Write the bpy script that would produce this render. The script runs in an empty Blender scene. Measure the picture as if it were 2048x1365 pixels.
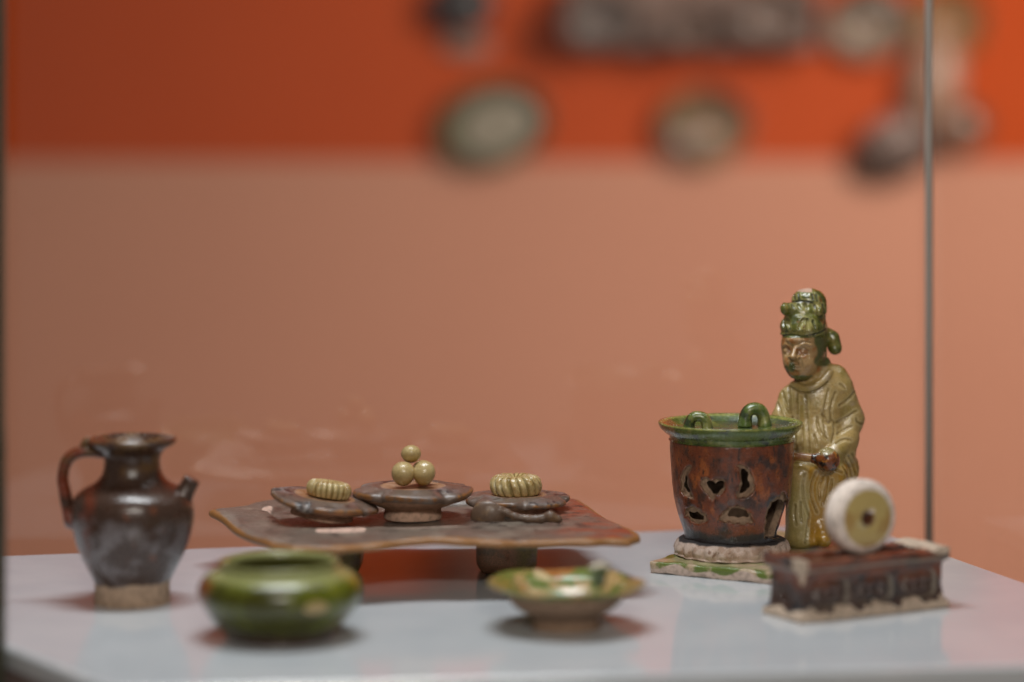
import bpy, math, random
import numpy as np
from mathutils import noise as mnoise, Vector, Matrix

# ------------------------------------------------------------------ camera, world, lamps, exposure
FP = 5300.0            # focal length in photo pixels (2048 wide)
CAMH = 0.173           # camera height above the white board (metres)
HOR = 237.0            # photo row of the horizon
SC = bpy.context.scene
COL = SC.collection
cam_d = bpy.data.cameras.new('camera'); cam = bpy.data.objects.new('camera', cam_d); COL.objects.link(cam)
cam_d.sensor_width = 36.0; cam_d.lens = FP / 2048 * 36.0
cam_d.shift_y = -(682.5 - HOR) / 2048
cam_d.clip_start = 0.05; cam_d.clip_end = 50
cam.location = (0, 0, CAMH); cam.rotation_euler = (math.radians(90), 0, 0)
cam_d.dof.use_dof = True; cam_d.dof.focus_distance = 1.022; cam_d.dof.aperture_fstop = 3.3
SC.camera = cam

world = bpy.data.worlds.new("World"); SC.world = world; world.use_nodes = True
world.node_tree.nodes['Background'].inputs[0].default_value = (0.85, 0.72, 0.64, 1)
world.node_tree.nodes['Background'].inputs[1].default_value = 0.14

def lamp(name, kind, loc, target, energy, color, **kw):
    d = bpy.data.lights.new(name, kind); d.energy = energy; d.color = color
    for k, v in kw.items(): setattr(d, k, v)
    o = bpy.data.objects.new(name, d); COL.objects.link(o); o.location = loc
    o.rotation_euler = (Vector(target) - Vector(loc)).to_track_quat('-Z', 'Y').to_euler()
    return o
# case lamp above and a little in front of the objects
lamp('case_lamp', 'AREA', (-0.06, 0.935, 0.68), (-0.06, 0.97, 0.0), 3.9, (0.93, 0.975, 1.0),
     shape='RECTANGLE', size=0.36, size_y=0.09)
# soft fill added at the front to brighten shaded fronts and tray legs
lamp('front_fill', 'AREA', (0.06, -0.30, 0.60), (0.0, 0.97, 0.02), 5.6, (1.0, 0.93, 0.84), shape='RECTANGLE', size=0.34, size_y=0.12)
# gallery spot that lights the far wall, brightest on the right
lamp('gallery_spot', 'SPOT', (0.95, 1.35, 0.62), (0.54, 2.6, -0.04), 84.0, (1.0, 0.85, 0.74),
     spot_size=math.radians(105), spot_blend=1.0, shadow_soft_size=0.35)
lamp('gallery_wash', 'AREA', (0.55, 1.5, 1.6), (0.30, 2.6, 0.05), 0.8, (1.0, 0.86, 0.76), shape='SQUARE', size=0.9)

SC.view_settings.view_transform = 'Standard'; SC.view_settings.look = 'None'
SC.view_settings.exposure = 0.0; SC.view_settings.gamma = 1.0
SC.cycles.use_denoising = True
SC.cycles.max_bounces = 10; SC.cycles.transparent_max_bounces = 16
SC.cycles.caustics_reflective = False; SC.cycles.caustics_refractive = False

# ------------------------------------------------------------------ pixel helpers (only to compute real positions)
def wx(px, D): return (px - 1024) / FP * D
def wz(py, D): return CAMH - (py - HOR) / FP * D
def gD(py, z=0.0): return (CAMH - z) * FP / (py - HOR)
rng = np.random.RandomState(4)

# ------------------------------------------------------------------ materials
def srgb(r, g, b):
    return tuple(((c / 255) / 12.92 if c / 255 <= 0.04045 else ((c / 255 + 0.055) / 1.055) ** 2.4) for c in (r, g, b))

class MatB:
    def __init__(s, name):
        s.m = bpy.data.materials.new(name); s.m.use_nodes = True
        s.t = s.m.node_tree; s.n = s.t.nodes; s.l = s.t.links
        s.b = s.n['Principled BSDF']
        s.tc = s.n.new('ShaderNodeTexCoord')
    def noise(s, scale, detail=4, rough=0.55, seed=0.0, dist=0.0, stretch=None):
        mp = s.n.new('ShaderNodeMapping'); mp.inputs['Location'].default_value = (seed * 1.37, seed * 0.71, seed * 2.11)
        if stretch: mp.inputs['Scale'].default_value = stretch
        s.l.new(s.tc.outputs['Object'], mp.inputs[0])
        nz = s.n.new('ShaderNodeTexNoise'); nz.inputs['Scale'].default_value = scale
        nz.inputs['Detail'].default_value = detail; nz.inputs['Roughness'].default_value = rough
        nz.inputs['Distortion'].default_value = dist
        s.l.new(mp.outputs[0], nz.inputs['Vector'])
        return nz.outputs['Fac']
    def rngmap(s, sock, lo, hi, a=0.0, b=1.0):
        r = s.n.new('ShaderNodeMapRange'); r.interpolation_type = 'SMOOTHSTEP'
        for i, v in ((1, lo), (2, hi), (3, a), (4, b)): r.inputs[i].default_value = v
        s.l.new(sock, r.inputs[0]); return r.outputs[0]
    def math(s, op, a, b):
        m = s.n.new('ShaderNodeMath'); m.operation = op
        for i, v in enumerate((a, b)):
            if isinstance(v, (int, float)): m.inputs[i].default_value = v
            else: s.l.new(v, m.inputs[i])
        return m.outputs[0]
    def attr(s, name):
        a = s.n.new('ShaderNodeAttribute'); a.attribute_name = name; return a.outputs['Fac']
    def fac(s, sp):
        k = sp[0]
        if k == 'n':       # noise patches: scale, lo, hi, seed
            return s.rngmap(s.noise(sp[1], seed=sp[4] if len(sp) > 4 else 0, stretch=sp[5] if len(sp) > 5 else None), sp[2], sp[3])
        if k == 'a':       # attribute, edge broken by noise
            v = s.attr(sp[1])
            if len(sp) > 2:
                nz = s.noise(sp[2], seed=3.3)
                v = s.math('ADD', v, s.math('MULTIPLY', s.math('SUBTRACT', nz, 0.5), sp[3]))
                v = s.rngmap(v, 0.35, 0.65)
            return v
        if k in ('z', 'x', 'y', 'Z', 'X'):   # below z0 (k='z') or above z0 (k='Z'), wavy border
            sep = s.n.new('ShaderNodeSeparateXYZ'); s.l.new(s.tc.outputs['Object'], sep.inputs[0])
            ax = {'x': 0, 'y': 1, 'z': 2, 'Z': 2, 'X': 0}[k]
            nz = s.noise(sp[4], seed=5.1, detail=2)
            v = s.math('ADD', sep.outputs[ax], s.math('MULTIPLY', s.math('SUBTRACT', nz, 0.5), sp[3]))
            a, b = (0.0, 1.0) if k in ('Z', 'X') else (1.0, 0.0)
            return s.rngmap(v, sp[1] - sp[2], sp[1] + sp[2], a, b)
        if k == 'm':       # product
            return s.math('MULTIPLY', s.fac(sp[1]), s.fac(sp[2]))
        if k == 'M':       # maximum
            return s.math('MAXIMUM', s.fac(sp[1]), s.fac(sp[2]))
    def mix(s, f, a, b):
        m = s.n.new('ShaderNodeMix'); m.data_type = 'RGBA'
        s.l.new(f, m.inputs[0]) if not isinstance(f, float) else setattr(m.inputs[0], 'default_value', f)
        for v, i in ((a, 6), (b, 7)):
            if isinstance(v, tuple): m.inputs[i].default_value = (*v, 1)
            else: s.l.new(v, m.inputs[i])
        return m.outputs[2]

def glaze(name, base, layers=(), clay=None, clay_col=(0.42, 0.29, 0.22), rough=0.2, bump=0.25, bscale=900, grain=0.25, coat=0.5, rvar=0.15):
    B = MatB(name); cur = base
    g = B.noise(2600, detail=6, seed=9)
    for col, sp in layers: cur = B.mix(B.fac(sp), cur, col)
    # fine mottling of the glaze
    hsv = B.n.new('ShaderNodeHueSaturation'); B.l.new(B.rngmap(g, 0.3, 0.7, 1 - grain, 1 + grain), hsv.inputs['Value'])
    if isinstance(cur, tuple): hsv.inputs['Color'].default_value = (*cur, 1)
    else: B.l.new(cur, hsv.inputs['Color'])
    cur = hsv.outputs[0]
    rsock = B.rngmap(B.noise(700, seed=2), 0.3, 0.7, rough, rough + rvar)
    cs = coat
    if clay is not None:
        f = B.fac(clay)
        cc = B.mix(B.fac(('n', 500, 0.4, 0.7, 7)), clay_col, tuple(c * 0.62 for c in clay_col))
        cur = B.mix(f, cur, cc)
        rsock = B.math('ADD', rsock, B.math('MULTIPLY', f, 0.6))
        cs = B.math('MULTIPLY', B.math('SUBTRACT', 1.0, f), coat)
        spec = B.math('SUBTRACT', 0.5, B.math('MULTIPLY', f, 0.35)); B.l.new(spec, B.b.inputs['Specular IOR Level'])
    B.l.new(cur, B.b.inputs['Base Color']); B.l.new(rsock, B.b.inputs['Roughness'])
    if isinstance(cs, (int, float)): B.b.inputs['Coat Weight'].default_value = cs
    else: B.l.new(cs, B.b.inputs['Coat Weight'])
    B.b.inputs['Coat Roughness'].default_value = 0.12
    bn = B.n.new('ShaderNodeBump'); bn.inputs['Strength'].default_value = bump; bn.inputs['Distance'].default_value = 0.0004
    h = B.math('ADD', B.noise(bscale, seed=1), B.math('MULTIPLY', B.noise(bscale * 4, seed=4), 0.35))
    B.l.new(h, bn.inputs['Height']); B.l.new(bn.outputs[0], B.b.inputs['Normal'])
    B.l.new(bn.outputs[0], B.b.inputs['Coat Normal'])
    return B.m

CLAY = (0.40, 0.285, 0.225)
# ------------------------------------------------------------------ mesh helpers
def tag(o, label=None, cat=None, group=None, kind=None):
    if label: o['label'] = label
    if cat: o['category'] = cat
    if group: o['group'] = group
    if kind: o['kind'] = kind
    return o
def empty(name, loc, rz=0, rx=0, ry=0):
    o = bpy.data.objects.new(name, None); COL.objects.link(o); o.location = loc; o.rotation_euler = (rx, ry, rz)
    o.empty_display_size = 0.005
    return o
def mk(name, V, F, mat, parent=None, attrs=None, smooth=True, loc=None):
    me = bpy.data.meshes.new(name)
    me.from_pydata(np.asarray(V, float).tolist(), [], [tuple(int(i) for i in f) for f in F])
    me.materials.append(mat)
    if smooth: me.polygons.foreach_set('use_smooth', [True] * len(me.polygons))
    if attrs:
        for k, v in attrs.items():
            a = me.attributes.new(k, 'FLOAT', 'POINT'); a.data.foreach_set('value', np.asarray(v, np.float32))
    me.update()
    o = bpy.data.objects.new(name, me); COL.objects.link(o)
    if parent is not None: o.parent = parent
    if loc is not None: o.location = loc
    return o
def catmull(P, n):
    P = np.asarray(P, float); out = []
    Q = np.vstack([2 * P[0] - P[1], P, 2 * P[-1] - P[-2]])
    for i in range(1, len(Q) - 2):
        for t in np.linspace(0, 1, n, endpoint=False):
            a, b, c, d = Q[i - 1], Q[i], Q[i + 1], Q[i + 2]
            out.append(0.5 * ((2 * b) + (c - a) * t + (2 * a - 5 * b + 4 * c - d) * t * t + (3 * b - a - 3 * c + d) * t ** 3))
    out.append(P[-1]); return np.array(out)
def rough_up(V, amp, scale, seed=0.0):
    for v in V:
        n = mnoise.noise_vector(Vector((v[0] * scale + seed, v[1] * scale, v[2] * scale + seed * 2)))
        v[0] += n[0] * amp; v[1] += n[1] * amp; v[2] += n[2] * amp
    return V
def lathe(prof, nseg=96, sub=6, fn=None, amp=0.0002, nscale=60, seed=0.0, smoothp=True):
    """prof: list of (r, z) in metres from bottom centre outward and up"""
    p = catmull(prof, sub) if smoothp else np.asarray(prof, float)
    p[:, 0] = np.maximum(p[:, 0], 0.00001)
    V = []; n = len(p)
    for i, (r, z) in enumerate(p):
        for j in range(nseg):
            th = 2 * math.pi * j / nseg
            rr, zz = (r, z) if fn is None else fn(r, z, th, i / (n - 1))
            V.append([rr * math.cos(th), rr * math.sin(th), zz])
    F = []
    for i in range(n - 1):
        for j in range(nseg):
            a = i * nseg + j; b = i * nseg + (j + 1) % nseg
            F.append((a, b, b + nseg, a + nseg))
    V = np.array(V)
    if amp: V = rough_up(V, amp, nscale, seed)
    return V, F
def tube(pts, rads, nseg=20, sub=6, flat=1.0, normal=(0, 1, 0)):
    P = catmull(pts, sub); R = catmull(np.array([[r, 0] for r in rads]), sub)[:, 0]
    nrm = np.array(normal, float); V = []; n = len(P)
    for i in range(n):
        t = P[min(i + 1, n - 1)] - P[max(i - 1, 0)]; t /= np.linalg.norm(t)
        a = nrm - t * nrm.dot(t); a /= np.linalg.norm(a); b = np.cross(t, a)
        for j in range(nseg):
            th = 2 * math.pi * j / nseg
            V.append(P[i] + R[i] * (a * math.cos(th) * flat + b * math.sin(th)))
    F = [(i * nseg + j, i * nseg + (j + 1) % nseg, (i + 1) * nseg + (j + 1) % nseg, (i + 1) * nseg + j) for i in range(n - 1) for j in range(nseg)]
    F.append(tuple(range(nseg))[::-1]); F.append(tuple((n - 1) * nseg + j for j in range(nseg)))
    return np.array(V), F
def box(x0, x1, y0, y1, z0, z1):
    V = [(x, y, z) for x in (x0, x1) for y in (y0, y1) for z in (z0, z1)]
    F = [(0, 1, 3, 2), (4, 6, 7, 5), (0, 4, 5, 1), (2, 3, 7, 6), (0, 2, 6, 4), (1, 5, 7, 3)]
    return V, F
def prism(poly, z0, z1, bev=0.0):
    """poly counter-clockwise; optional top bevel"""
    poly = np.asarray(poly, float); c = poly.mean(0); rings = [(poly, z0)]
    if bev:
        for t in np.linspace(0, math.pi / 2, 6):
            off = bev * (1 - math.cos(t)); d = poly - c; L = np.linalg.norm(d, axis=1)[:, None]
            rings.append((poly - d / L * off, z1 - bev + bev * math.sin(t)))
    else: rings.append((poly, z1))
    n = len(poly); V = []; F = []
    for r, z in rings: V += [(x, y, z) for x, y in r]
    for i in range(len(rings) - 1):
        for j in range(n): F.append((i * n + j, i * n + (j + 1) % n, (i + 1) * n + (j + 1) % n, (i + 1) * n + j))
    F.append(tuple(range(n))[::-1]); F.append(tuple((len(rings) - 1) * n + j for j in range(n)))
    return V, F

# ------------------------------------------------------------------ distance-field modeller (millimetres)
def smin(a, b, k):
    if k <= 0: return np.minimum(a, b)
    h = np.clip(0.5 + 0.5 * (b - a) / k, 0, 1); return b * (1 - h) + a * h - k * h * (1 - h)
class Vol:
    def __init__(s, lo, hi, h):
        s.lo = np.array(lo, float); s.h = h
        s.ax = [np.arange(lo[i], hi[i] + h, h) for i in range(3)]
        s.d = np.full([len(a) for a in s.ax], 50.0, np.float32)
    def reg(s, lo, hi, m):
        sl = []
        for i in range(3):
            a = int(max(0, (lo[i] - m - s.lo[i]) / s.h)); b = int(min(len(s.ax[i]), (hi[i] + m - s.lo[i]) / s.h + 2))
            sl.append(slice(a, max(a + 1, b)))
        X, Y, Z = np.meshgrid(*[s.ax[i][sl[i]] for i in range(3)], indexing='ij', sparse=True)
        return tuple(sl), X, Y, Z
    def put(s, sl, v, k, sub):
        if sub: s.d[sl] = -smin(-s.d[sl], v, k)
        else: s.d[sl] = smin(s.d[sl], v, k)
    def ell(s, c, r, k=1.0, sub=False, rot=None):
        R = max(r); m = k + 2
        sl, X, Y, Z = s.reg([c[i] - (R if rot else r[i]) for i in range(3)], [c[i] + (R if rot else r[i]) for i in range(3)], m)
        x, y, z = X - c[0], Y - c[1], Z - c[2]
        if rot:
            M = np.array(Matrix.Rotation(math.radians(rot[1]), 3, rot[0]).transposed())
            x, y, z = (M[0][0] * x + M[0][1] * y + M[0][2] * z, M[1][0] * x + M[1][1] * y + M[1][2] * z, M[2][0] * x + M[2][1] * y + M[2][2] * z)
        k0 = np.sqrt((x / r[0]) ** 2 + (y / r[1]) ** 2 + (z / r[2]) ** 2) + 1e-6
        k1 = np.sqrt((x / r[0] ** 2) ** 2 + (y / r[1] ** 2) ** 2 + (z / r[2] ** 2) ** 2) + 1e-6
        s.put(sl, k0 * (k0 - 1) / k1, k, sub)
    def cap(s, a, b, ra, rb=None, k=1.0, sub=False):
        rb = ra if rb is None else rb; a = np.array(a, float); b = np.array(b, float); R = max(ra, rb)
        sl, X, Y, Z = s.reg(np.minimum(a, b) - R, np.maximum(a, b) + R, k + 2)
        ba = b - a; L = ba.dot(ba) + 1e-9
        h = np.clip(((X - a[0]) * ba[0] + (Y - a[1]) * ba[1] + (Z - a[2]) * ba[2]) / L, 0, 1)
        d = np.sqrt((X - a[0] - ba[0] * h) ** 2 + (Y - a[1] - ba[1] * h) ** 2 + (Z - a[2] - ba[2] * h) ** 2) - (ra + (rb - ra) * h)
        s.put(sl, d, k, sub)
    def chain(s, P, R, k=0.4, sub=False):
        if not hasattr(R, '__len__'): R = [R] * len(P)
        for i in range(len(P) - 1): s.cap(P[i], P[i + 1], R[i], R[i + 1], k, sub)
    def box(s, c, hs, r=0.5, k=0.5, sub=False):
        sl, X, Y, Z = s.reg([c[i] - hs[i] for i in range(3)], [c[i] + hs[i] for i in range(3)], k + 2)
        qx, qy, qz = abs(X - c[0]) - hs[0] + r, abs(Y - c[1]) - hs[1] + r, abs(Z - c[2]) - hs[2] + r
        d = np.sqrt(np.maximum(qx, 0) ** 2 + np.maximum(qy, 0) ** 2 + np.maximum(qz, 0) ** 2) + np.minimum(np.maximum(qx, np.maximum(qy, qz)), 0) - r
        s.put(sl, d, k, sub)
    def hit(s, ray, y0, y1, n=220):
        """first point on the surface along ray(y) -> (x, y, z)"""
        last = None
        for y in np.linspace(y0, y1, n):
            p = ray(y); idx = [(p[i] - s.lo[i]) / s.h for i in range(3)]
            ii = [int(v) for v in idx]
            if any(v < 0 or v >= s.d.shape[i] - 1 for i, v in enumerate(ii)): continue
            f = [idx[i] - ii[i] for i in range(3)]
            c = s.d[ii[0]:ii[0] + 2, ii[1]:ii[1] + 2, ii[2]:ii[2] + 2]
            c = c[0] * (1 - f[0]) + c[1] * f[0]; c = c[0] * (1 - f[1]) + c[1] * f[1]; v = c[0] * (1 - f[2]) + c[1] * f[2]
            if v < 0: return np.array(p)
        return None
    def mesh(s):
        d = s.d; S = d < 0; n = np.array(d.shape)
        c = np.zeros(n - 1, np.int8)
        for dx in (0, 1):
            for dy in (0, 1):
                for dz in (0, 1): c += S[dx:n[0] - 1 + dx, dy:n[1] - 1 + dy, dz:n[2] - 1 + dz]
        act = (c > 0) & (c < 8); I = np.argwhere(act)
        idx = np.full(act.shape, -1, np.int64); idx[act] = np.arange(len(I))
        acc = np.zeros((len(I), 3)); cnt = np.zeros(len(I))
        cor = [(0, 0, 0), (1, 0, 0), (0, 1, 0), (1, 1, 0), (0, 0, 1), (1, 0, 1), (0, 1, 1), (1, 1, 1)]
        val = [d[I[:, 0] + q[0], I[:, 1] + q[1], I[:, 2] + q[2]] for q in cor]
        for a in range(8):
            for b in range(a + 1, 8):
                if sum(abs(cor[a][i] - cor[b][i]) for i in range(3)) != 1: continue
                va, vb = val[a], val[b]; m = (va < 0) != (vb < 0)
                t = np.where(m, va / np.where(m, va - vb, 1), 0)
                for i in range(3): acc[:, i] += m * (cor[a][i] + t * (cor[b][i] - cor[a][i]))
                cnt += m
        V = (I + acc / cnt[:, None]) * s.h + s.lo
        F = []
        for ax in range(3):
            u, v = (ax + 1) % 3, (ax + 2) % 3
            A = S.take(range(0, n[ax] - 1), ax); Bv = S.take(range(1, n[ax]), ax)
            E = np.argwhere(A != Bv); ok = (E[:, u] > 0) & (E[:, v] > 0) & (E[:, u] < n[u] - 1) & (E[:, v] < n[v] - 1); E = E[ok]
            fl = A[tuple(E.T)]
            def g(du, dv):
                q = E.copy(); q[:, u] -= du; q[:, v] -= dv; return idx[tuple(q.T)]
            q = np.stack([g(1, 1), g(0, 1), g(0, 0), g(1, 0)], 1)
            q[~fl] = q[~fl][:, ::-1]; F.append(q)
        F = np.vstack(F); return V, F[(F >= 0).all(1)]
def chain_dist(V, chains):
    D = np.full(len(V), 99.0)
    for P in chains:
        P = [np.array(p) for p in P]
        for i in range(len(P) - 1):
            a, b = P[i], P[i + 1]; ba = b - a; h = np.clip(((V - a) @ ba) / (ba @ ba + 1e-9), 0, 1)
            D = np.minimum(D, np.linalg.norm(V - a - h[:, None] * ba, axis=1))
    return D
def sm(x, a, b):
    t = np.clip((x - a) / (b - a), 0, 1); return t * t * (3 - 2 * t)
def poly_sd(px, py, P):
    """signed distance to a polygon (negative inside)"""
    d = np.full(px.shape, 1e9); s = np.zeros(px.shape, bool); n = len(P)
    for i in range(n):
        x0, y0 = P[i]; x1, y1 = P[(i + 1) % n]; ex, ey = x1 - x0, y1 - y0
        t = np.clip(((px - x0) * ex + (py - y0) * ey) / (ex * ex + ey * ey + 1e-9), 0, 1)
        d = np.minimum(d, (px - x0 - ex * t) ** 2 + (py - y0 - ey * t) ** 2)
        c = ((y0 > py) != (y1 > py)) & (px < (x1 - x0) * (py - y0) / ((y1 - y0) if y1 != y0 else 1e-9) + x0)
        s ^= c
    return np.where(s, -1, 1) * np.sqrt(d)

# ================================================================== SETTING
# white display board
def board_material():
    B = MatB('white_board_lacquer')
    f = B.noise(30, detail=3); fine = B.noise(1500, detail=5)
    c = B.mix(B.rngmap(f, 0.3, 0.7), (0.53, 0.56, 0.585), (0.58, 0.60, 0.62))
    B.l.new(c, B.b.inputs['Base Color'])
    B.l.new(B.rngmap(fine, 0.3, 0.7, 0.075, 0.125), B.b.inputs['Roughness'])
    B.b.inputs['IOR'].default_value = 1.46
    return B.m
BOARD = [(-0.276, 1.030), (-0.121, 0.803), (0.235, 0.846), (0.1476, 1.132)]
V, F = prism(BOARD, -0.007, 0.0, bev=0.0022)
board = tag(mk('table_top', V, F, board_material(), smooth=False), kind='structure')
B = MatB('plinth_paint'); B.l.new(B.mix(B.fac(('n', 40, 0.3, 0.7, 1)), (0.20, 0.14, 0.125), (0.23, 0.165, 0.15)), B.b.inputs['Base Color']); B.b.inputs['Roughness'].default_value = 0.6
c = np.mean(BOARD, axis=0); V, F = prism([tuple(c + (np.array(p) - c) * 0.995) for p in BOARD], -0.95, -0.0072)
tag(mk('display_plinth', V, F, B.m, smooth=False), kind='structure')

def wall_paint(name, a, b):
    B = MatB(name); B.l.new(B.mix(B.fac(('n', 3, 0.3, 0.7, 1)), a, b), B.b.inputs['Base Color']); B.b.inputs['Roughness'].default_value = 0.9; B.b.inputs['Specular IOR Level'].default_value = 0.15
    bn = B.n.new('ShaderNodeBump'); bn.inputs['Strength'].default_value = 0.1; bn.inputs['Distance'].default_value = 0.001
    B.l.new(B.noise(400), bn.inputs['Height']); B.l.new(bn.outputs[0], B.b.inputs['Normal']); return B.m
WY = 2.60
zb = wz(322, WY)
V, F = box(-2.2, 2.6, WY, WY + 0.1, -0.95, zb); tag(mk('lower_wall', V, F, wall_paint('peach_paint', (0.68, 0.325, 0.225), (0.70, 0.34, 0.235)), smooth=False), kind='structure')
V, F = box(-2.2, 2.6, WY, WY + 0.1, zb, 2.4); tag(mk('upper_wall', V, F, wall_paint('orange_paint', (0.58, 0.088, 0.020), (0.61, 0.095, 0.023)), smooth=False), kind='structure')
V, F = box(-2.2, 2.6, -1.5, WY, -1.0, -0.951); tag(mk('floor', V, F, wall_paint('floor_grey', (0.16, 0.13, 0.12), (0.2, 0.17, 0.15)), smooth=False), kind='structure')

# glass of the case
def glass_mat():
    m = bpy.data.materials.new('clear_glass'); m.use_nodes = True; t = m.node_tree; t.nodes.clear()
    o = t.nodes.new('ShaderNodeOutputMaterial'); mx = t.nodes.new('ShaderNodeMixShader')
    tr = t.nodes.new('ShaderNodeBsdfTransparent'); tr.inputs[0].default_value = (0.965, 0.97, 0.96, 1)
    gl = t.nodes.new('ShaderNodeBsdfGlossy'); gl.inputs['Roughness'].default_value = 0.0
    lw = t.nodes.new('ShaderNodeLayerWeight'); lw.inputs[0].default_value = 0.5
    pw = t.nodes.new('ShaderNodeMath'); pw.operation = 'POWER'; pw.inputs[1].default_value = 5
    fr = t.nodes.new('ShaderNodeMath'); fr.operation = 'MULTIPLY_ADD'; fr.inputs[1].default_value = 0.7; fr.inputs[2].default_value = 0.055
    t.links.new(lw.outputs['Facing'], pw.inputs[0]); t.links.new(pw.outputs[0], fr.inputs[0])
    t.links.new(fr.outputs[0], mx.inputs[0]); t.links.new(tr.outputs[0], mx.inputs[1]); t.links.new(gl.outputs[0], mx.inputs[2])
    t.links.new(mx.outputs[0], o.inputs[0]); return m
GL = glass_mat()
case = tag(empty('glass_case', (0, 1.06, 0)), 'clear glass museum case with thin grey corner joints standing round the white board', 'glass case')
cornerB = np.array([wx(1858, 1.14), 1.14]); leftB = np.array([-0.34, 1.048]); frontR = np.array([0.262, 0.83])
def pane(a, b, z0, z1, th=0.006):
    a = np.array(a); b = np.array(b); d = (b - a) / np.linalg.norm(b - a); n = np.array([-d[1], d[0]]) * th / 2
    return prism([a - n, b - n, b + n, a + n], z0, z1)
for a, b in ((leftB, cornerB - [0.0035, 0]), (frontR, cornerB - [0, 0.0035])):
    V, F = pane(a, b, -0.10, 0.75); V = np.array(V); V[:, 1] -= 1.06; mk('glass_pane', V, F, GL, case, smooth=False)
B = MatB('glass_joint'); B.b.inputs['Base Color'].default_value = (0.46, 0.41, 0.37, 1); B.b.inputs['Roughness'].default_value = 0.3
V, F = tube([(cornerB[0], cornerB[1] - 1.06, -0.1), (cornerB[0], cornerB[1] - 1.06, 0.3), (cornerB[0], cornerB[1] - 1.06, 0.75)], [0.0018] * 3, 12, 2); mk('corner_joint', V, F, B.m, case)
B2 = MatB('glass_edge'); B2.b.inputs['Base Color'].default_value = (0.055, 0.055, 0.035, 1); B2.b.inputs['Roughness'].default_value = 0.3
xl = wx(-2, 0.862); V, F = box(xl - 0.0030, xl + 0.0012, 0.862 - 1.06, 0.868 - 1.06, -0.10, 0.75); mk('corner_joint', V, F, B2.m, case, smooth=False)

# ================================================================== EWER
EM = glaze('brown_ewer_glaze', (0.055, 0.028, 0.018),
           [((0.17, 0.032, 0.012), ('m', ('n', 60, 0.38, 0.5, 2), ('x', -0.0125, 0.003, 0.01, 60))), ((0.12, 0.04, 0.018), ('n', 190, 0.60, 0.68, 2)), ((0.165, 0.138, 0.138), ('m', ('n', 120, 0.42, 0.62, 6), ('z', 0.030, 0.0035, 0.02, 90))),
            ((0.12, 0.06, 0.02), ('m', ('n', 150, 0.45, 0.62, 8), ('Z', 0.046, 0.003, 0.004, 90)))],
           clay=('z', 0.0074, 0.0005, 0.006, 110), clay_col=(0.48, 0.34, 0.24), rough=0.2, grain=0.4, coat=0.35)
D = 0.949; ew = tag(empty('ewer', (wx(265, D), D, 0)), 'dark brown glazed ewer with looped handle and short spout, far left of the board', 'ewer')
k = D / FP
def ez(py): return wz(py, D)
prof = [(0.2, 1203), (70, 1203), (75, 1200), (74, 1170), (76, 1160), (92, 1130), (110, 1090), (121, 1045), (122, 1015), (115, 993), (98, 978), (76, 966), (62, 951), (56, 930), (57, 911), (66, 899), (83, 889), (89, 882), (86, 876), (72, 881), (50, 893), (42, 915), (42, 940), (60, 970), (90, 1000), (90, 1060), (0.2, 1100)]
P_ = [(r * k, max(0.0, ez(y))) for r, y in prof]
V, F = lathe(P_, 112, 5, amp=0.0003, nscale=70, seed=1); mk('body', V, F, EM, ew)
hp = [(-48, 905), (-75, 903), (-104, 905), (-127, 920), (-136, 952), (-131, 990), (-124, 1025), (-118, 1046), (-112, 1040)]
V, F = tube([((a - 3) * k, 0, ez(b)) for a, b in hp], [x * k for x in (13, 12, 12, 12, 11, 12, 13, 14, 10)], 18, 5, flat=1.5); rough_up(V, 0.0002, 200); mk('handle', V, F, EM, ew)
V, F = tube([((-96) * k, -0.001, ez(900)), ((-93) * k, -0.001, ez(886)), ((-84) * k, -0.001, ez(878))], [0.0017, 0.0016, 0.0012], 14, 4); mk('handle_knob', V, F, EM, ew)
sp = [(85, 1012), (99, 994), (111, 975), (121, 957)]
V, F = tube([(a * k, -0.002, ez(b)) for a, b in sp], [x * k for x in (27, 23, 18, 16.5)], 20, 5); rough_up(V, 0.0002, 200); mk('spout', V, F, EM, ew)

# ================================================================== GREEN JAR
D = 0.886; k = D / FP
JM = glaze('green_jar_glaze', (0.105, 0.120, 0.006),
           [((0.05, 0.05, 0.004), ('n', 60, 0.40, 0.60, 2)), ((0.22, 0.21, 0.02), ('n', 75, 0.56, 0.68, 5)),
            ((0.24, 0.065, 0.018), ('x', -0.0225, 0.0025, 0.01, 90)),
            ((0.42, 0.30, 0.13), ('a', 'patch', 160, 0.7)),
            ((0.26, 0.27, 0.10), ('Z', 0.0205, 0.0012, 0.002, 80)), ((0.06, 0.028, 0.014), ('z', 0.0032, 0.0012, 0.002, 90))],
           rough=0.14, grain=0.25, coat=0.3)
jar = tag(empty('green_jar', (wx(560, D), D, 0)), 'squat round green glazed jar with a wide open mouth, nearest the front left', 'jar')
def jz(py): return max(0.0, wz(py, D))
prof = [(0.2, 1274), (95, 1274), (105, 1268), (112, 1258), (140, 1230), (160, 1200), (164, 1180), (158, 1160), (143, 1146), (125, 1139), (117, 1133), (117, 1126), (120, 1123), (115, 1121), (109, 1126), (110, 1138), (140, 1160), (150, 1190), (130, 1235), (60, 1262), (0.2, 1262)]
V, F = lathe([(r * k, jz(y)) for r, y in prof], 112, 5, amp=0.0003, seed=3); mk('body', V, F, JM, jar, attrs={'patch': np.exp(-(((V[:, 0] - 0.0135) / 0.0045) ** 2 + ((V[:, 2] - 0.0135) / 0.0022) ** 2)) * (V[:, 1] < 0)})

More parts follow.
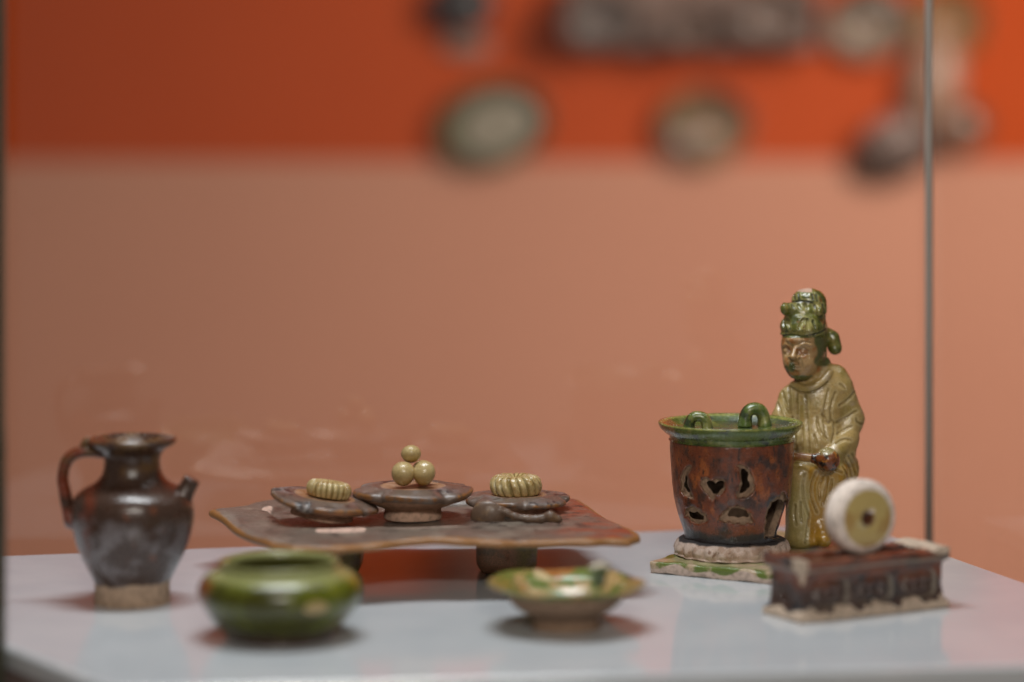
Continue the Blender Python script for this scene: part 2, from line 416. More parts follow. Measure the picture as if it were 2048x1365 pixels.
# ================================================================== THREE-COLOUR BOWL
D = 0.901; k = D / FP
def spots(name, seed):
    return glaze(name, (0.40, 0.27, 0.11),
        [((0.13, 0.18, 0.035), ('n', 105, 0.47, 0.53, seed)), ((0.34, 0.14, 0.035), ('n', 100, 0.58, 0.63, seed + 4)), ((0.06, 0.045, 0.04), ('n', 120, 0.62, 0.66, seed + 9)), ((0.55, 0.44, 0.24), ('n', 80, 0.64, 0.70, seed + 13))],
        clay=('m', ('z', 0.0128, 0.0006, 0.0012, 90), ('a', 'outer')), clay_col=(0.30, 0.195, 0.13), rough=0.22)
BM = spots('three_colour_glaze', 1.0)
bowl = tag(empty('footed_bowl', (wx(1131, D), D, 0)), 'small flared bowl splashed green, cream and orange on an unglazed foot, front centre', 'bowl')
def bz(py): return max(0.0, wz(py, D))
prof = [(0.2, 1256), (64, 1256), (68, 1252), (66, 1238), (72, 1230), (96, 1216), (114, 1198), (123, 1184), (135, 1175), (152, 1170), (158, 1167), (156, 1163), (138, 1168), (118, 1176), (100, 1196), (70, 1214), (0.2, 1222)]
def lip(r, z, th, t):
    return r * (1 + 0.012 * math.cos(5 * th + 0.5)), z + 0.0004 * math.cos(5 * th + 0.8) * (r / (150 * k)) ** 3
V, F = lathe([(r * k, bz(y)) for r, y in prof], 112, 5, fn=lip, amp=0.0003, seed=5)
n_ = len(V) // 112; outer = np.repeat((np.arange(n_) / (n_ - 1) < 0.62).astype(float), 112)
mk('body', V, F, BM, bowl, attrs={'outer': outer})
# little green animal-like knob perched on the rim
v = Vol((-6, -6, -2), (6, 6, 9), 0.3)
v.ell((0, 0, 1.2), (1.8, 2.4, 1.8), 0.8); v.cap((0.2, -0.6, 1.5), (-1.4, -0.9, 4.4), 1.2, 1.0, 1.0); v.ell((-1.5, -1.0, 4.6), (1.5, 1.4, 1.2), 0.6)
v.cap((0.6, 0, 2.2), (2.2, -0.2, 4.6), 1.0, 0.7, 0.8); v.ell((2.3, -0.3, 4.9), (1.0, 0.9, 0.9), 0.5); v.ell((0.4, -0.4, 5.6), (1.4, 1.0, 0.9), 0.6)
Vm, Fm = v.mesh()
KM = glaze('green_knob_glaze', (0.05, 0.10, 0.022), [((0.03, 0.03, 0.016), ('n', 300, 0.45, 0.6, 2)), ((0.62, 0.55, 0.40), ('Z', 0.0052, 0.0005, 0.001, 300)), ((0.25, 0.30, 0.14), ('n', 260, 0.56, 0.66, 6))], rough=0.25)
ko = mk('rim_knob', Vm * 0.001, Fm, KM, bowl); ko.location = (wx(1197, 0.887) - bowl.location.x, -0.0145, 0.0165); ko.scale = (1.25, 1.25, 1.25)

# ================================================================== TRAY
TO = np.array([-0.035, 0.99]); H0 = 20.5
poly = [(-0.094, 1.060), (-0.103, 1.052), (-0.1165, 1.026), (-0.1155, 1.018), (-0.101, 0.976), (-0.086, 0.943), (-0.078, 0.936), (-0.068, 0.937), (-0.035, 0.948), (0.0, 0.951), (0.030, 0.951), (0.0425, 0.954), (0.0462, 0.962), (0.0445, 0.975), (0.034, 1.022), (0.027, 1.056), (0.020, 1.063)]
polyL = [((a - TO[0]) * 1000, (b - TO[1]) * 1000) for a, b in poly]
inner = [(-0.085, 1.050), (-0.094, 1.022), (-0.083, 0.984), (-0.078, 0.981), (-0.035, 0.984), (0.012, 0.986), (0.0185, 0.990), (0.014, 1.046), (0.010, 1.050)]
innerL = [((a - TO[0]) * 1000, (b - TO[1]) * 1000) for a, b in inner]
h = 0.48
v = Vol((-86, -60, 15), (86, 78, 25), h)
X, Y, Z = np.meshgrid(*v.ax, indexing='ij', sparse=True)
X2, Y2 = np.meshgrid(v.ax[0], v.ax[1], indexing='ij')
nz = np.array([[mnoise.noise(Vector((x * 0.05, y * 0.05, 3))) for y in v.ax[1][::6]] for x in v.ax[0][::6]])
nz = np.kron(nz, np.ones((6, 6)))[:X2.shape[0], :X2.shape[1]]
for _ in range(3):
    for axx in (0, 1):
        nz = sum(np.roll(nz, s_, axx) for s_ in range(-3, 4)) / 7
po = poly_sd(X2, Y2, polyL) + 0.9 * np.sin(X2 * 0.16 + 1.3) * np.sin(Y2 * 0.1 + 0.5) + 0.5 * np.sin(X2 * 0.41 + Y2 * 0.2); pi_ = poly_sd(X2, Y2, innerL)
ztop = H0 - 0.7 + 1.8 * sm(pi_, -1.3, 1.3) + nz * 0.6 - 0.7 * sm(po, -5, 0) + 0.4 * np.exp(-((X2 + 78) ** 2 + (Y2 - 30) ** 2) / 500) + 0.4 * np.exp(-((X2 - 76) ** 2 + (Y2 + 22) ** 2) / 420)
arch = 1.2 * np.exp(-((X2 - 8) / 34) ** 2) * sm(Y2, -14, -38) + 0.5 * np.sin(X2 * 0.115 + 0.9) * sm(Y2, -10, -36) + 0.6 * np.sin(Y2 * 0.09) * sm(X2, -40, -74)
ztop = ztop + arch
zbot = H0 - 2.2 - 1.3 * sm(-po, 2, 12) + arch + nz * 0.8 + 0.4 * np.exp(-((X2 + 78) ** 2 + (Y2 - 30) ** 2) / 500) + 0.4 * np.exp(-((X2 - 76) ** 2 + (Y2 + 22) ** 2) / 420)
a_ = (po + 1.2)[:, :, None]; b_ = np.maximum(Z - ztop[:, :, None], zbot[:, :, None] - Z)
v.d = (np.sqrt(np.maximum(a_, 0) ** 2 + np.maximum(b_ + 1.2, 0) ** 2) + np.minimum(np.maximum(a_, b_ + 1.2), 0) - 1.2).astype(np.float32)
Vm, Fm = v.mesh()
edge = poly_sd(Vm[:, 0], Vm[:, 1], polyL); inn = poly_sd(Vm[:, 0], Vm[:, 1], innerL)
# chipped glaze along the front of the sunk field and at its left corner
chip = np.maximum.reduce([np.exp(-((Vm[:, 0] + 28) / 9.5) ** 8) * np.exp(-((inn - 7.5) / 7.0) ** 4) * (Vm[:, 1] < -2),
                          np.exp(-((Vm[:, 0] - 3) / 16) ** 8) * np.exp(-((inn - 2.5) / 3.0) ** 2) * (Vm[:, 1] < -2) * 0.5,
                          np.exp(-(((Vm[:, 0] + 60) / 2.2) ** 2 + ((Vm[:, 1] - 38) / 9) ** 2)) * 1.1])
worn = sm(edge, -4.0, -0.6)
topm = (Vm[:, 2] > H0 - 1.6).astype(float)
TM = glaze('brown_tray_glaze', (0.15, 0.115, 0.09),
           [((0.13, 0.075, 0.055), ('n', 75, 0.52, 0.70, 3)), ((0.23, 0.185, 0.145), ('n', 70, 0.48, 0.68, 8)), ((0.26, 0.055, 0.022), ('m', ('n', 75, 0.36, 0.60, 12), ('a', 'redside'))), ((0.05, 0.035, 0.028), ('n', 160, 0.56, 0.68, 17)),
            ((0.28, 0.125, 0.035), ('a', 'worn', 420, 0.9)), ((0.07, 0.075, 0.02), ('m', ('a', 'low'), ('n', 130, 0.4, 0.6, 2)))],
           clay=('a', 'chip', 500, 0.35), clay_col=(0.66, 0.45, 0.36), rough=0.36, grain=0.35, coat=0.15)
tray = tag(empty('tray_stand', (TO[0], TO[1], 0)), 'low brown glazed four cornered tray table on stub legs carrying three dishes', 'tray')
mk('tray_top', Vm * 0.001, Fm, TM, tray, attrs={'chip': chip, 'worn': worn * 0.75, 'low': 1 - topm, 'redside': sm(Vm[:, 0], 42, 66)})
LM = glaze('brown_leg_glaze', (0.66, 0.34, 0.21), [((0.40, 0.30, 0.12), ('X', 0.004, 0.003, 0.006, 120)), ((0.42, 0.30, 0.21), ('n', 160, 0.5, 0.7, 2))], rough=0.4, grain=0.35, coat=0.1)
def leg(cx, cy, name='leg'):
    v = Vol((-15, -17, -1), (15, 17, 20), 0.6)
    v.box((0.3, 0, 9.6), (11.6, 12.5, 9.6), 5.0, 1); v.box((0, 0, 15.5), (12.2, 13, 2.6), 1.5, 2.0)
    v.chain([(1.0, -13, 17), (0.6, -12.6, 8), (1.5, -9, 1)], 0.5, 0.6, True)
    Vm, Fm = v.mesh(); Vm = rough_up(Vm, 0.4, 0.12, cx * 90)
    o = mk(name, Vm * 0.001, Fm, LM, tray); o.location = (cx - TO[0], cy - TO[1], 0)
    return o
leg(wx(1012, 1.008), 1.014); leg(wx(661, 1.004), 1.008)

# ---- dishes on the tray
def dish_mat(name, seed):
    return glaze(name, (0.135, 0.092, 0.07), [((0.16, 0.075, 0.042), ('n', 150, 0.56, 0.70, seed)), ((0.19, 0.165, 0.155), ('n', 110, 0.50, 0.68, seed + 5)), ((0.04, 0.03, 0.028), ('n', 200, 0.56, 0.66, seed + 9)), ((0.24, 0.105, 0.03), ('a', 'worn', 450, 0.9))],
                 clay=('a', 'chip', 300, 0.3), clay_col=(0.66, 0.43, 0.31), rough=0.3, grain=0.35, coat=0.25)
def dish(loc, R, hc, hr, foot, seed, label, ry=0, rx=0, notches=5, ph=0.3):
    e = tag(empty('footed_dish', loc, ry=ry, rx=rx), label, 'dish', 'lobed brown dishes on the tray')
    prof = [(0.0001, 0.0012), (foot * 0.8, 0.0006), (foot * 0.98, 0.0), (foot, hr * 0.15), (foot * 0.97, hr * 0.36), (foot * 1.12, hr * 0.47), (R * 0.78, hr * 0.68), (R * 0.955, hr * 0.86), (R, hr + 0.0002), (R * 0.975, hr + 0.0013), (R * 0.86, hr + 0.0020), (R * 0.68, hc + 0.0003), (R * 0.52, hc), (R * 0.3, hc - 0.0002), (0.0001, hc - 0.0002)]
    def fn(r, z, th, t):
        q = (th * notches / (2 * math.pi) + ph) % 1.0; nd = min(q, 1 - q) * 2 * math.pi / notches * R
        w = math.exp(-(nd / 0.0026) ** 2); s = max(0, (r / R - 0.62) / 0.38) ** 1.5
        return r * (1 - 0.10 * w * s) * (1 + 0.01 * math.sin(2 * th + seed)), z - (0.0011 * w * s if t > 0.5 else -0.0004 * w * s) + 0.0006 * math.sin(3 * th + seed) * s
    V, F = lathe(prof, 160, 6, fn=fn, amp=0.00028, nscale=120, seed=seed)
    r = np.hypot(V[:, 0], V[:, 1]); n = len(V) // 160; t = np.repeat(np.arange(n) / (n - 1), 160)
    chip = ((t < 0.49) * (r < R * 0.955)).astype(float)
    mid = (t > 0.6) * (r < R * 0.56) * 0.45
    mk('body', V, F, dish_mat('brown_dish_glaze', seed), e, attrs={'chip': np.maximum(chip, mid), 'worn': np.maximum(sm(r / R, 0.92, 1.0) * 0.55, (t > 0.6) * sm(r / R, 0.62, 0.48) * 0.8)})
    return e
Dc = 1.011; TZ = H0 / 1000 + 0.0006
d_mid = dish((wx(826, Dc), Dc, TZ - 0.0006), 0.0228, 0.0124, 0.0098, 0.0110, 1.0, 'lobed brown dish on a high clay foot, mid tray, with round fruit piled on it', ph=0.72)
d_left = dish((wx(643, 0.999), 0.999, TZ + 0.0018), 0.0211, 0.0078, 0.0056, 0.0120, 4.0, 'tilted lobed brown dish leaning down to the right, left end of tray', ry=math.radians(9.0), rx=math.radians(1.5), ph=0.45)
d_right = dish((wx(1036, 1.024), 1.024, TZ), 0.0202, 0.0066, 0.0042, 0.0120, 7.0, 'low level lobed brown dish behind the spoon, right end of the tray', ph=0.15)

CM = glaze('straw_glaze', (0.50, 0.38, 0.17), [((0.34, 0.20, 0.055), ('n', 260, 0.48, 0.66, 2)), ((0.60, 0.50, 0.28), ('n', 300, 0.56, 0.7, 6)), ((0.17, 0.13, 0.035), ('a', 'groove'))], rough=0.22, grain=0.2)
def cake(loc, R, H, n, twist, seed, label, ry=0):
    prof = [(0.0001, 0), (R * 0.75, 0), (R * 0.93, H * 0.12), (R, H * 0.45), (R * 0.95, H * 0.78), (R * 0.78, H * 0.98), (R * 0.5, H), (R * 0.25, H * 0.88), (0.0001, H * 0.8)]
    S = 288; rr = random.Random(seed); off = [rr.uniform(-0.1, 0.1) for _ in range(n)]
    G = []
    def fn(r, z, th, t):
        q = ((th + twist * (z / H - 0.5)) * n / (2 * math.pi)); i = int(q) % n; q = (q + off[i]) % 1.0; w = math.exp(-((min(q, 1 - q)) / 0.13) ** 2)
        s = min(1, r / R * 1.4) * (1 if z > 0.0002 else 0.6)
        G.append(w * min(1, r / (R * 0.4)))
        bulge = 0.05 * math.sin(math.pi * q)
        return r * (1 - 0.09 * w * s + bulge * s), z - (0.10 * H * w if t > 0.6 else 0)
    V, F = lathe(prof, S, 6, fn=fn, amp=0.00018, nscale=200, seed=seed)
    e = mk('fluted_cake', V, F, CM, attrs={'groove': np.array(G) * 0.8}); e.location = loc; e.rotation_euler = (0, ry, 0.4)
    return tag(e, label, 'cake', 'fluted cakes on the dishes')
cl = d_left.location; a = math.radians(9)
cake((cl.x + 0.0078 * math.sin(a) + 0.0012, cl.y - 0.001, cl.z + 0.0076 * math.cos(a) - 0.0002), 0.0082, 0.0062, 22, 0.0, 2, 'small straw coloured fluted cake on the tilted left dish', ry=a)
cr = d_right.location
cake((cr.x - 0.0008, cr.y, cr.z + 0.0065), 0.0097, 0.0075, 17, 0.25, 5, 'larger straw coloured fluted cake on the low right dish')
bm = {}
def fruit(px, py, D, rx, rz, lab, seed):
    pr = [(0.0001 + rx * math.sin(t) * (1 - 0.06 * math.cos(t)), -rz * math.cos(t)) for t in np.linspace(0, math.pi, 14)]
    V, F = lathe(pr, 48, 3, amp=0.00022, nscale=180, seed=seed); V = np.array(V)
    o = mk('round_fruit', V, F, FM, attrs={'groove': np.zeros(len(V))}); o.location = (wx(px, D), D, wz(py, D)); o.rotation_euler = (0.1 * seed, 0.15 * math.sin(seed), seed)
    tag(o, lab, 'fruit', 'round fruit piled on the middle dish')
FM = glaze('straw_fruit_glaze', (0.46, 0.34, 0.15), [((0.32, 0.19, 0.05), ('z', -0.0015, 0.002, 0.003, 160)), ((0.55, 0.44, 0.22), ('n', 200, 0.5, 0.68, 3)), ((0.22, 0.13, 0.04), ('n', 900, 0.66, 0.72, 5))], rough=0.26, grain=0.2)
fruit(806.5, 948, 1.005, 0.0044, 0.0047, 'round straw coloured fruit at the lower left of the pile', 1)
fruit(848.5, 947, 1.005, 0.0041, 0.0048, 'egg shaped straw coloured fruit at the lower right of the pile', 2)
fruit(822, 908.5, 1.009, 0.0037, 0.0034, 'small round straw coloured fruit crowning the pile', 3)
fruit(846, 945, 1.0135, 0.0042, 0.0046, 'round fruit at the back of the pile, mostly hidden by the others', 4)

# ---- spoon lying on the tray
v = Vol((-9, -7, -1), (32, 8, 10), 0.3)
v.ell((0, 0, 1.8), (6.4, 2.6, 6.0), 0.5); v.ell((0.3, 2.4, 4.2), (5.2, 3.4, 5.2), 0.4, True); v.box((0, 0, -3.0), (12, 12, 3.0), 0.2, 0.2, True)
v.chain([(5.0, 0.2, 4.4), (7.5, 0.2, 3.2), (10.5, 0.2, 1.9), (15, 0.6, 1.2), (20, 1.0, 1.3), (23.5, 1.2, 2.4), (26.5, 1.5, 1.4)], [1.5, 1.4, 1.4, 1.5, 1.6, 2.0, 1.5], 0.8)
Vm, Fm = v.mesh()
SM = glaze('brown_spoon_glaze', (0.11, 0.065, 0.04), [((0.20, 0.12, 0.06), ('n', 220, 0.5, 0.66, 2)), ((0.22, 0.19, 0.16), ('x', -0.03, 0.001, 0.001, 9))], rough=0.35, grain=0.35, coat=0.2)
Ds = 0.9925; s_ = mk('spoon', Vm * 0.001, Fm, SM); s_.location = (wx(975, Ds), Ds, TZ + 0.0010); s_.rotation_euler = (0, math.radians(1), math.radians(-6))
tag(s_, 'brown spoon with upturned bowl and curved handle lying on the tray front right', 'spoon')

# ================================================================== FIGURINE + SLAB
FX, FY = wx(1635, 1.05), 1.05
fig = tag(empty('figurine', (FX, FY, 0)), 'seated glazed figurine with green hair and olive robe, holding a ladle behind the stove', 'figurine')
# slab
L0 = np.array([0.0522, 1.008]); e1 = np.array([0.866, -0.5]); e2 = np.array([0.5, 0.866])
v = Vol((-4, -4, -0.6), (60, 100, 6), 0.5)
v.box((26.5, 46.5, 2.3), (26.5, 46.5, 2.3), 0.9, 0.3)
Vm, Fm = v.mesh(); Vm = rough_up(Vm, 0.55, 0.16, 3.0); Vm[:, 2] = np.maximum(Vm[:, 2], 0)
side = (np.minimum.reduce([Vm[:, 0], 53 - Vm[:, 0], Vm[:, 1], 93 - Vm[:, 1]]) < 0.75).astype(float)
low = sm(Vm[:, 2] + 1.6 * np.sin(Vm[:, 0] * 0.33 + 1.0) * np.sin(Vm[:, 0] * 0.11 + 0.4) + 0.8 * np.sin(Vm[:, 1] * 0.3), 3.3, 2.4)
gm = glaze('green_slab_glaze', (0.33, 0.31, 0.15), [((0.11, 0.15, 0.025), ('a', 'rim', 200, 1.3)), ((0.42, 0.31, 0.20), ('n', 120, 0.5, 0.6, 3)), ((0.12, 0.15, 0.04), ('n', 170, 0.64, 0.72, 9))],
           clay=('a', 'clay', 120, 1.1), clay_col=(0.52, 0.40, 0.33), rough=0.3, grain=0.25)
so = mk('slab', Vm * 0.001, Fm, gm, fig, attrs={'clay': side * low * 0.72, 'rim': sm(np.minimum.reduce([Vm[:, 0], Vm[:, 1], 53 - Vm[:, 0]]), 5.5, 0.8) * 1.0})
so.location = (L0[0] - FX, L0[1] - FY, 0); so.rotation_euler = (0, 0, math.atan2(e1[1], e1[0]))

def q(px, py, y):   # photo point at depth y mm behind the figure's axis -> local mm
    Dd = 1.05 + y / 1000; return ((wx(px, Dd) - FX) * 1000, y, wz(py, Dd) * 1000)
def ray(px, py): return lambda y: q(px, py, y)
K = 1.05 / FP * 1000
Vf = Vol((-22, -19, 3), (22, 15, 99), 0.36)
def E(px, py, y, rx, ry, rz, k=1.5, sub=False, rot=None, vol=None): (vol or Vf).ell(q(px, py, y), (rx * K, ry, rz * K), k, sub, rot)
def C(p, p2, r, r2=None, k=1.5, sub=False, vol=None): (vol or Vf).cap(q(*p), q(*p2), r * K, (r2 or r) * K, k, sub)
# torso
E(1636, 820, 0, 56, 8.5, 78, 2); E(1634, 885, -1, 58, 9.5, 62, 3); E(1640, 775, 1, 50, 7.0, 36, 3)
C((1592, 790, 0), (1668, 757, 1), 24, 29, 3)
# arms: viewer's left one goes behind the pan, viewer's right one comes forward to the ladle
C((1577, 795, 0), (1564, 838, -2), 20, 20, 2); C((1564, 838, -2), (1582, 885, -8), 20, 17, 2)
C((1680, 778, 0), (1700, 838, 1), 28, 27, 2.5); C((1700, 836, 1), (1692, 880, -3), 26, 23, 2.5); C((1692, 880, -3), (1662, 915, -11), 24, 15, 2)
E(1690, 905, 0, 22, 7, 34, 2)
# seat / rear drapery
E(1697, 932, 3, 21, 6, 30, 1.2, rot=('Y', -12)); E(1660, 960, 3, 50, 8, 60, 3)
# lap and legs under the robe
C((1602, 950, -9), (1602, 1070, -10), 30, 31, 3); C((1668, 945, -8), (1650, 1062, -9), 28, 23, 3); E(1632, 1005, -5, 55, 8, 78, 3); E(1636, 930, -5, 48, 8, 24, 2)
E(1612, 1078, -8, 42, 8, 16, 2)
# shoe
E(1646, 1078, -13, 17, 5.5, 15, 1.5); C((1640, 1050, -12), (1648, 1082, -14), 11, 12, 1.5)
# neck + collar
C((1634, 765, 1), (1626, 715, 1), 24, 19, 2); C((1648, 752, 2), (1652, 722, 3), 10, 8, 2)
# head (turned to the viewer's left and bowed)
E(1604, 690, -2.0, 42, 8.0, 48, 1.5); E(1602, 722, -3.0, 36, 7.2, 38, 2); E(1598, 744, -5.5, 19, 4.0, 15, 2)
E(1625, 690, 1, 28, 7.0, 46, 2)
E(1616, 727, -7.0, 15, 2.6, 16, 1.5); E(1577, 724, -6.0, 10, 2.4, 14, 1.5)
E(1595, 680, -7.6, 22, 2.6, 9, 1.5)
# the dark hollow under the chin
def surf(px, py, vol=None): return (vol or Vf).hit(ray(px, py), -19, 12)
def path(P, n=5, vol=None):
    P = catmull(np.array(P, float), n); out = [surf(a, b, vol) for a, b in P]; return [p for p in out if p is not None]
# nose, brows, lids, lips as low relief
def relief(P, r, k=0.5, lift=0.0, vol=None):
    pts = path(P, 4, vol); pts = [p + np.array([0, -lift, 0]) for p in pts]
    if len(pts) > 1: (vol or Vf).chain(pts, r * K if not hasattr(r, '__len__') else r, k)
C((1591, 696, -9.2), (1586, 714, -11.2), 3.4, 5.5, 1.0); E(1586, 714, -10.9, 6.5, 1.5, 4.6, 0.5); E(1594, 716, -9.9, 4.4, 1.2, 3.4, 0.5); E(1579, 714, -9.6, 3.6, 1.1, 3.2, 0.5)
FG = []          # face grooves
def groove(P, r, store, k=0.25, n=5, vol=None, lift=0.35):
    pts = path(P, n, vol)
    if len(pts) < 2: return
    m = len(pts); R = [r * (0.35 + 0.65 * math.sin(math.pi * (i + 0.6) / (m + 0.2)) ** 0.6) for i in range(m)]
    pts = [p + np.array([0, -lift * r, lift * r * 0.1]) for p in pts]
    (vol or Vf).chain(pts, R, k, True); store.append(pts)
# eye sockets, then eyeballs
for (x, y, w) in ((1607, 704, 10), (1573, 702, 7)):
    p = surf(x, y); Vf.ell(p + np.array([0, -0.35, 0]), (w * K * 1.15, 0.9, 6.5 * K), 0.6, True)
for (x, y, w) in ((1607, 704, 8.5), (1573, 702, 5.5)):
    p = surf(x, y); Vf.ell(p + np.array([0, 0.30, 0]), (w * K, 0.85, 4.2 * K), 0.15)
groove([(1594, 706), (1601, 699), (1608, 697.5), (1618, 703)], 0.26, FG); groove([(1596, 709), (1606, 711), (1617, 707)], 0.22, FG)
groove([(1566, 698), (1572, 695), (1579, 701), (1581, 707)], 0.24, FG); groove([(1567, 705), (1573, 710), (1580, 710)], 0.2, FG)
relief([(1594, 696), (1602, 690), (1612, 688), (1623, 692)], 2.2, 0.4); groove([(1597, 690), (1606, 684.5), (1620, 686)], 0.26, FG)
relief([(1565, 693), (1572, 689), (1580, 694)], 2.0, 0.4)
# mouth
p = surf(1588, 727); Vf.ell(p + np.array([0, -0.2, 0]), (9 * K, 1.0, 4.2 * K), 0.6, True)
p = surf(1590, 732); Vf.ell(p + np.array([0, 0.05, 0]), (9 * K, 1.1, 3.2 * K), 0.4); p = surf(1591, 738); Vf.ell(p + np.array([0, 0.15, 0]), (8 * K, 1.1, 2.8 * K), 0.4)
groove([(1579, 734), (1586, 733.5), (1592, 735.5), (1601, 735)], 0.30, FG); groove([(1584, 742), (1592, 744), (1600, 742)], 0.24, FG)
groove([(1598, 716), (1604, 724), (1606, 734)], 0.2, FG); groove([(1584, 690), (1586, 697)], 0.2, FG)
groove([(1584, 757), (1598, 763), (1614, 764), (1630, 757)], 0.9, FG, 0.6)
# collar roll
relief([(1574, 757), (1585, 768), (1602, 776), (1622, 776), (1640, 768), (1652, 756), (1660, 745)], 5.0, 1.0)
RG = []
groove([(1572, 765), (1584, 776), (1602, 785), (1622, 785), (1642, 776), (1655, 764)], 0.34, RG)
for P in ([(1594, 785), (1594, 830), (1594, 905)], [(1611, 789), (1613, 830), (1616, 870), (1619, 903)], [(1657, 778), (1650, 815), (1648, 845), (1653, 880)],
          [(1671, 785), (1663, 812), (1661, 838)], [(1577, 775), (1580, 800), (1583, 825)], [(1565, 782), (1571, 806), (1579, 826)], [(1555, 805), (1563, 828), (1572, 842)], [(1586, 835), (1585, 860), (1589, 890)],
          [(1710, 784), (1696, 800), (1679, 811)], [(1713, 822), (1694, 835), (1672, 846)], [(1704, 853), (1690, 859), (1675, 868)], [(1702, 881), (1688, 879), (1671, 887)],
          [(1668, 845), (1669, 865), (1664, 885)], [(1634, 835), (1637, 856), (1646, 872), (1655, 880)], [(1645, 828), (1654, 846), (1664, 842)], [(1680, 768), (1690, 778)], [(1604, 850), (1605, 900)], [(1628, 870), (1634, 893)]):
    groove(P, 0.58, RG, 0.3, lift=0.45)
for P in ([(1610, 948), (1605, 975), (1609, 1005), (1618, 1030)], [(1632, 945), (1623, 972), (1625, 1000), (1634, 1025)], [(1645, 955), (1638, 975), (1640, 1000)], [(1601, 1005), (1600, 1025), (1603, 1045)], [(1655, 955), (1650, 985), (1645, 1010)],
          [(1618, 1035), (1614, 1065), (1611, 1088)], [(1590, 1010), (1588, 1030), (1592, 1050)], [(1663, 960), (1660, 990)]):
    groove(P, 0.58, RG, 0.3, lift=0.45)
for P in ([(1697, 912), (1706, 928), (1711, 948)], [(1691, 922), (1700, 936), (1704, 955)], [(1686, 934), (1693, 946), (1697, 962)], [(1704, 908), (1713, 924), (1716, 940)]):
    groove(P, 0.36, RG)
groove([(1712, 838), (1716, 846), (1728, 849)], 0.22, RG); groove([(1652, 914), (1664, 935), (1684, 945)], 0.5, RG)
Vm, Fm = Vf.mesh(); Vm = rough_up(Vm, 0.12, 0.5, 1.0); Vm[:, 2] = np.maximum(Vm[:, 2], 4.3)
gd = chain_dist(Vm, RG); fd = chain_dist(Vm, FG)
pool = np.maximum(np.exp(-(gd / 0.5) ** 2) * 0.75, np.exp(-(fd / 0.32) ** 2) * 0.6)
hz = q(1600, 762, -3)[2]
Dv = 1.05 + Vm[:, 1] / 1000; fpx = 1024 + FP * (FX + Vm[:, 0] / 1000) / Dv; fpy = HOR + FP * (CAMH - Vm[:, 2] / 1000) / Dv
facem = sm(763 - np.maximum(0, fpx - 1612) * 0.75 - fpy, -3, 3)
lap = q(1640, 925, -6)[2]; fgreen_shade = np.maximum.reduce([sm(fpx + np.sin(fpy * 0.15) * 3, 1616, 1642) * 0.75 * sm(fpy, 748, 725), np.exp(-(((fpx - 1584) / 9) ** 2 + ((fpy - 735) / 16) ** 2)) * 0.8, sm(fpy, 682, 672) * 0.8, np.exp(-((fpy - 757) / 8) ** 2) * 0.85, np.exp(-(((fpx - 1572) / 8) ** 2 + ((fpy - 742) / 16) ** 2)) * 0.8, np.exp(-((fpx - 1560) / 6) ** 2) * 0.6])  # green by hairline and sidelock, plus shade from nose to chin painted in
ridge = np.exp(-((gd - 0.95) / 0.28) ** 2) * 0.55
amber = sm(Vm[:, 2], lap + 3, lap - 4) * sm(Vm[:, 0], -8, -2)
RM = glaze('olive_robe_glaze', (0.42, 0.285, 0.10),
           [((0.31, 0.22, 0.06), ('n', 110, 0.46, 0.62, 2)), ((0.44, 0.33, 0.19), ('n', 160, 0.55, 0.7, 6)), ((0.36, 0.28, 0.10), ('z', 0.030, 0.006, 0.01, 90)),
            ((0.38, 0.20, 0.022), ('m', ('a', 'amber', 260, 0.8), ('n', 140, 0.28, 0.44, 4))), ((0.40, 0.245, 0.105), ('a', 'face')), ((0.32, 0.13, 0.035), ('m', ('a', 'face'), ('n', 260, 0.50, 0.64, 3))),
            ((0.10, 0.11, 0.03), ('m', ('a', 'fgreen_shade', 300, 0.5), ('a', 'face'))),
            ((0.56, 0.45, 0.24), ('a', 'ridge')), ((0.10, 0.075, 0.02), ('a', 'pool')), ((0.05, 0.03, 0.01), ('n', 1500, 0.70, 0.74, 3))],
           rough=0.24, grain=0.16, coat=0.55, bump=0.3, rvar=0.2)
mk('body', Vm * 0.001, Fm, RM, fig, attrs={'pool': pool, 'face': facem, 'amber': amber, 'fgreen_shade': fgreen_shade, 'ridge': ridge})

# hair (its own mesh)
Vh = Vol((-18, -16, 68), (14, 14, 110), 0.33)
def EH(*a, **k): E(*a, vol=Vh, **k)
def CH(*a, **k): C(*a, vol=Vh, **k)
EH(1606, 653, -1.2, 46, 9.6, 28, k=1); EH(1606, 668, -0.6, 45.5, 8.9, 10, k=1); EH(1632, 660, 2, 22, 7.5, 34, k=1.5)
CH((1573, 618, -5), (1640, 621, -3), 12.5, 13, k=1.0); EH(1606, 622, -1, 38, 6.5, 16, k=1)
EH(1606, 634, -1.5, 36, 7.6, 10, k=1.5); EH(1616, 602, 0, 33, 6.0, 25, k=1.2); EH(1630, 612, 1, 24, 6.5, 30, k=1.5); CH((1638, 615, 1), (1642, 668, 1), 11, 10, k=1.5)
EH(1637, 622, -6.2, 9, 2.2, 11, k=0.5); EH(1569, 618, -6.0, 8, 2.4, 12, k=0.5)
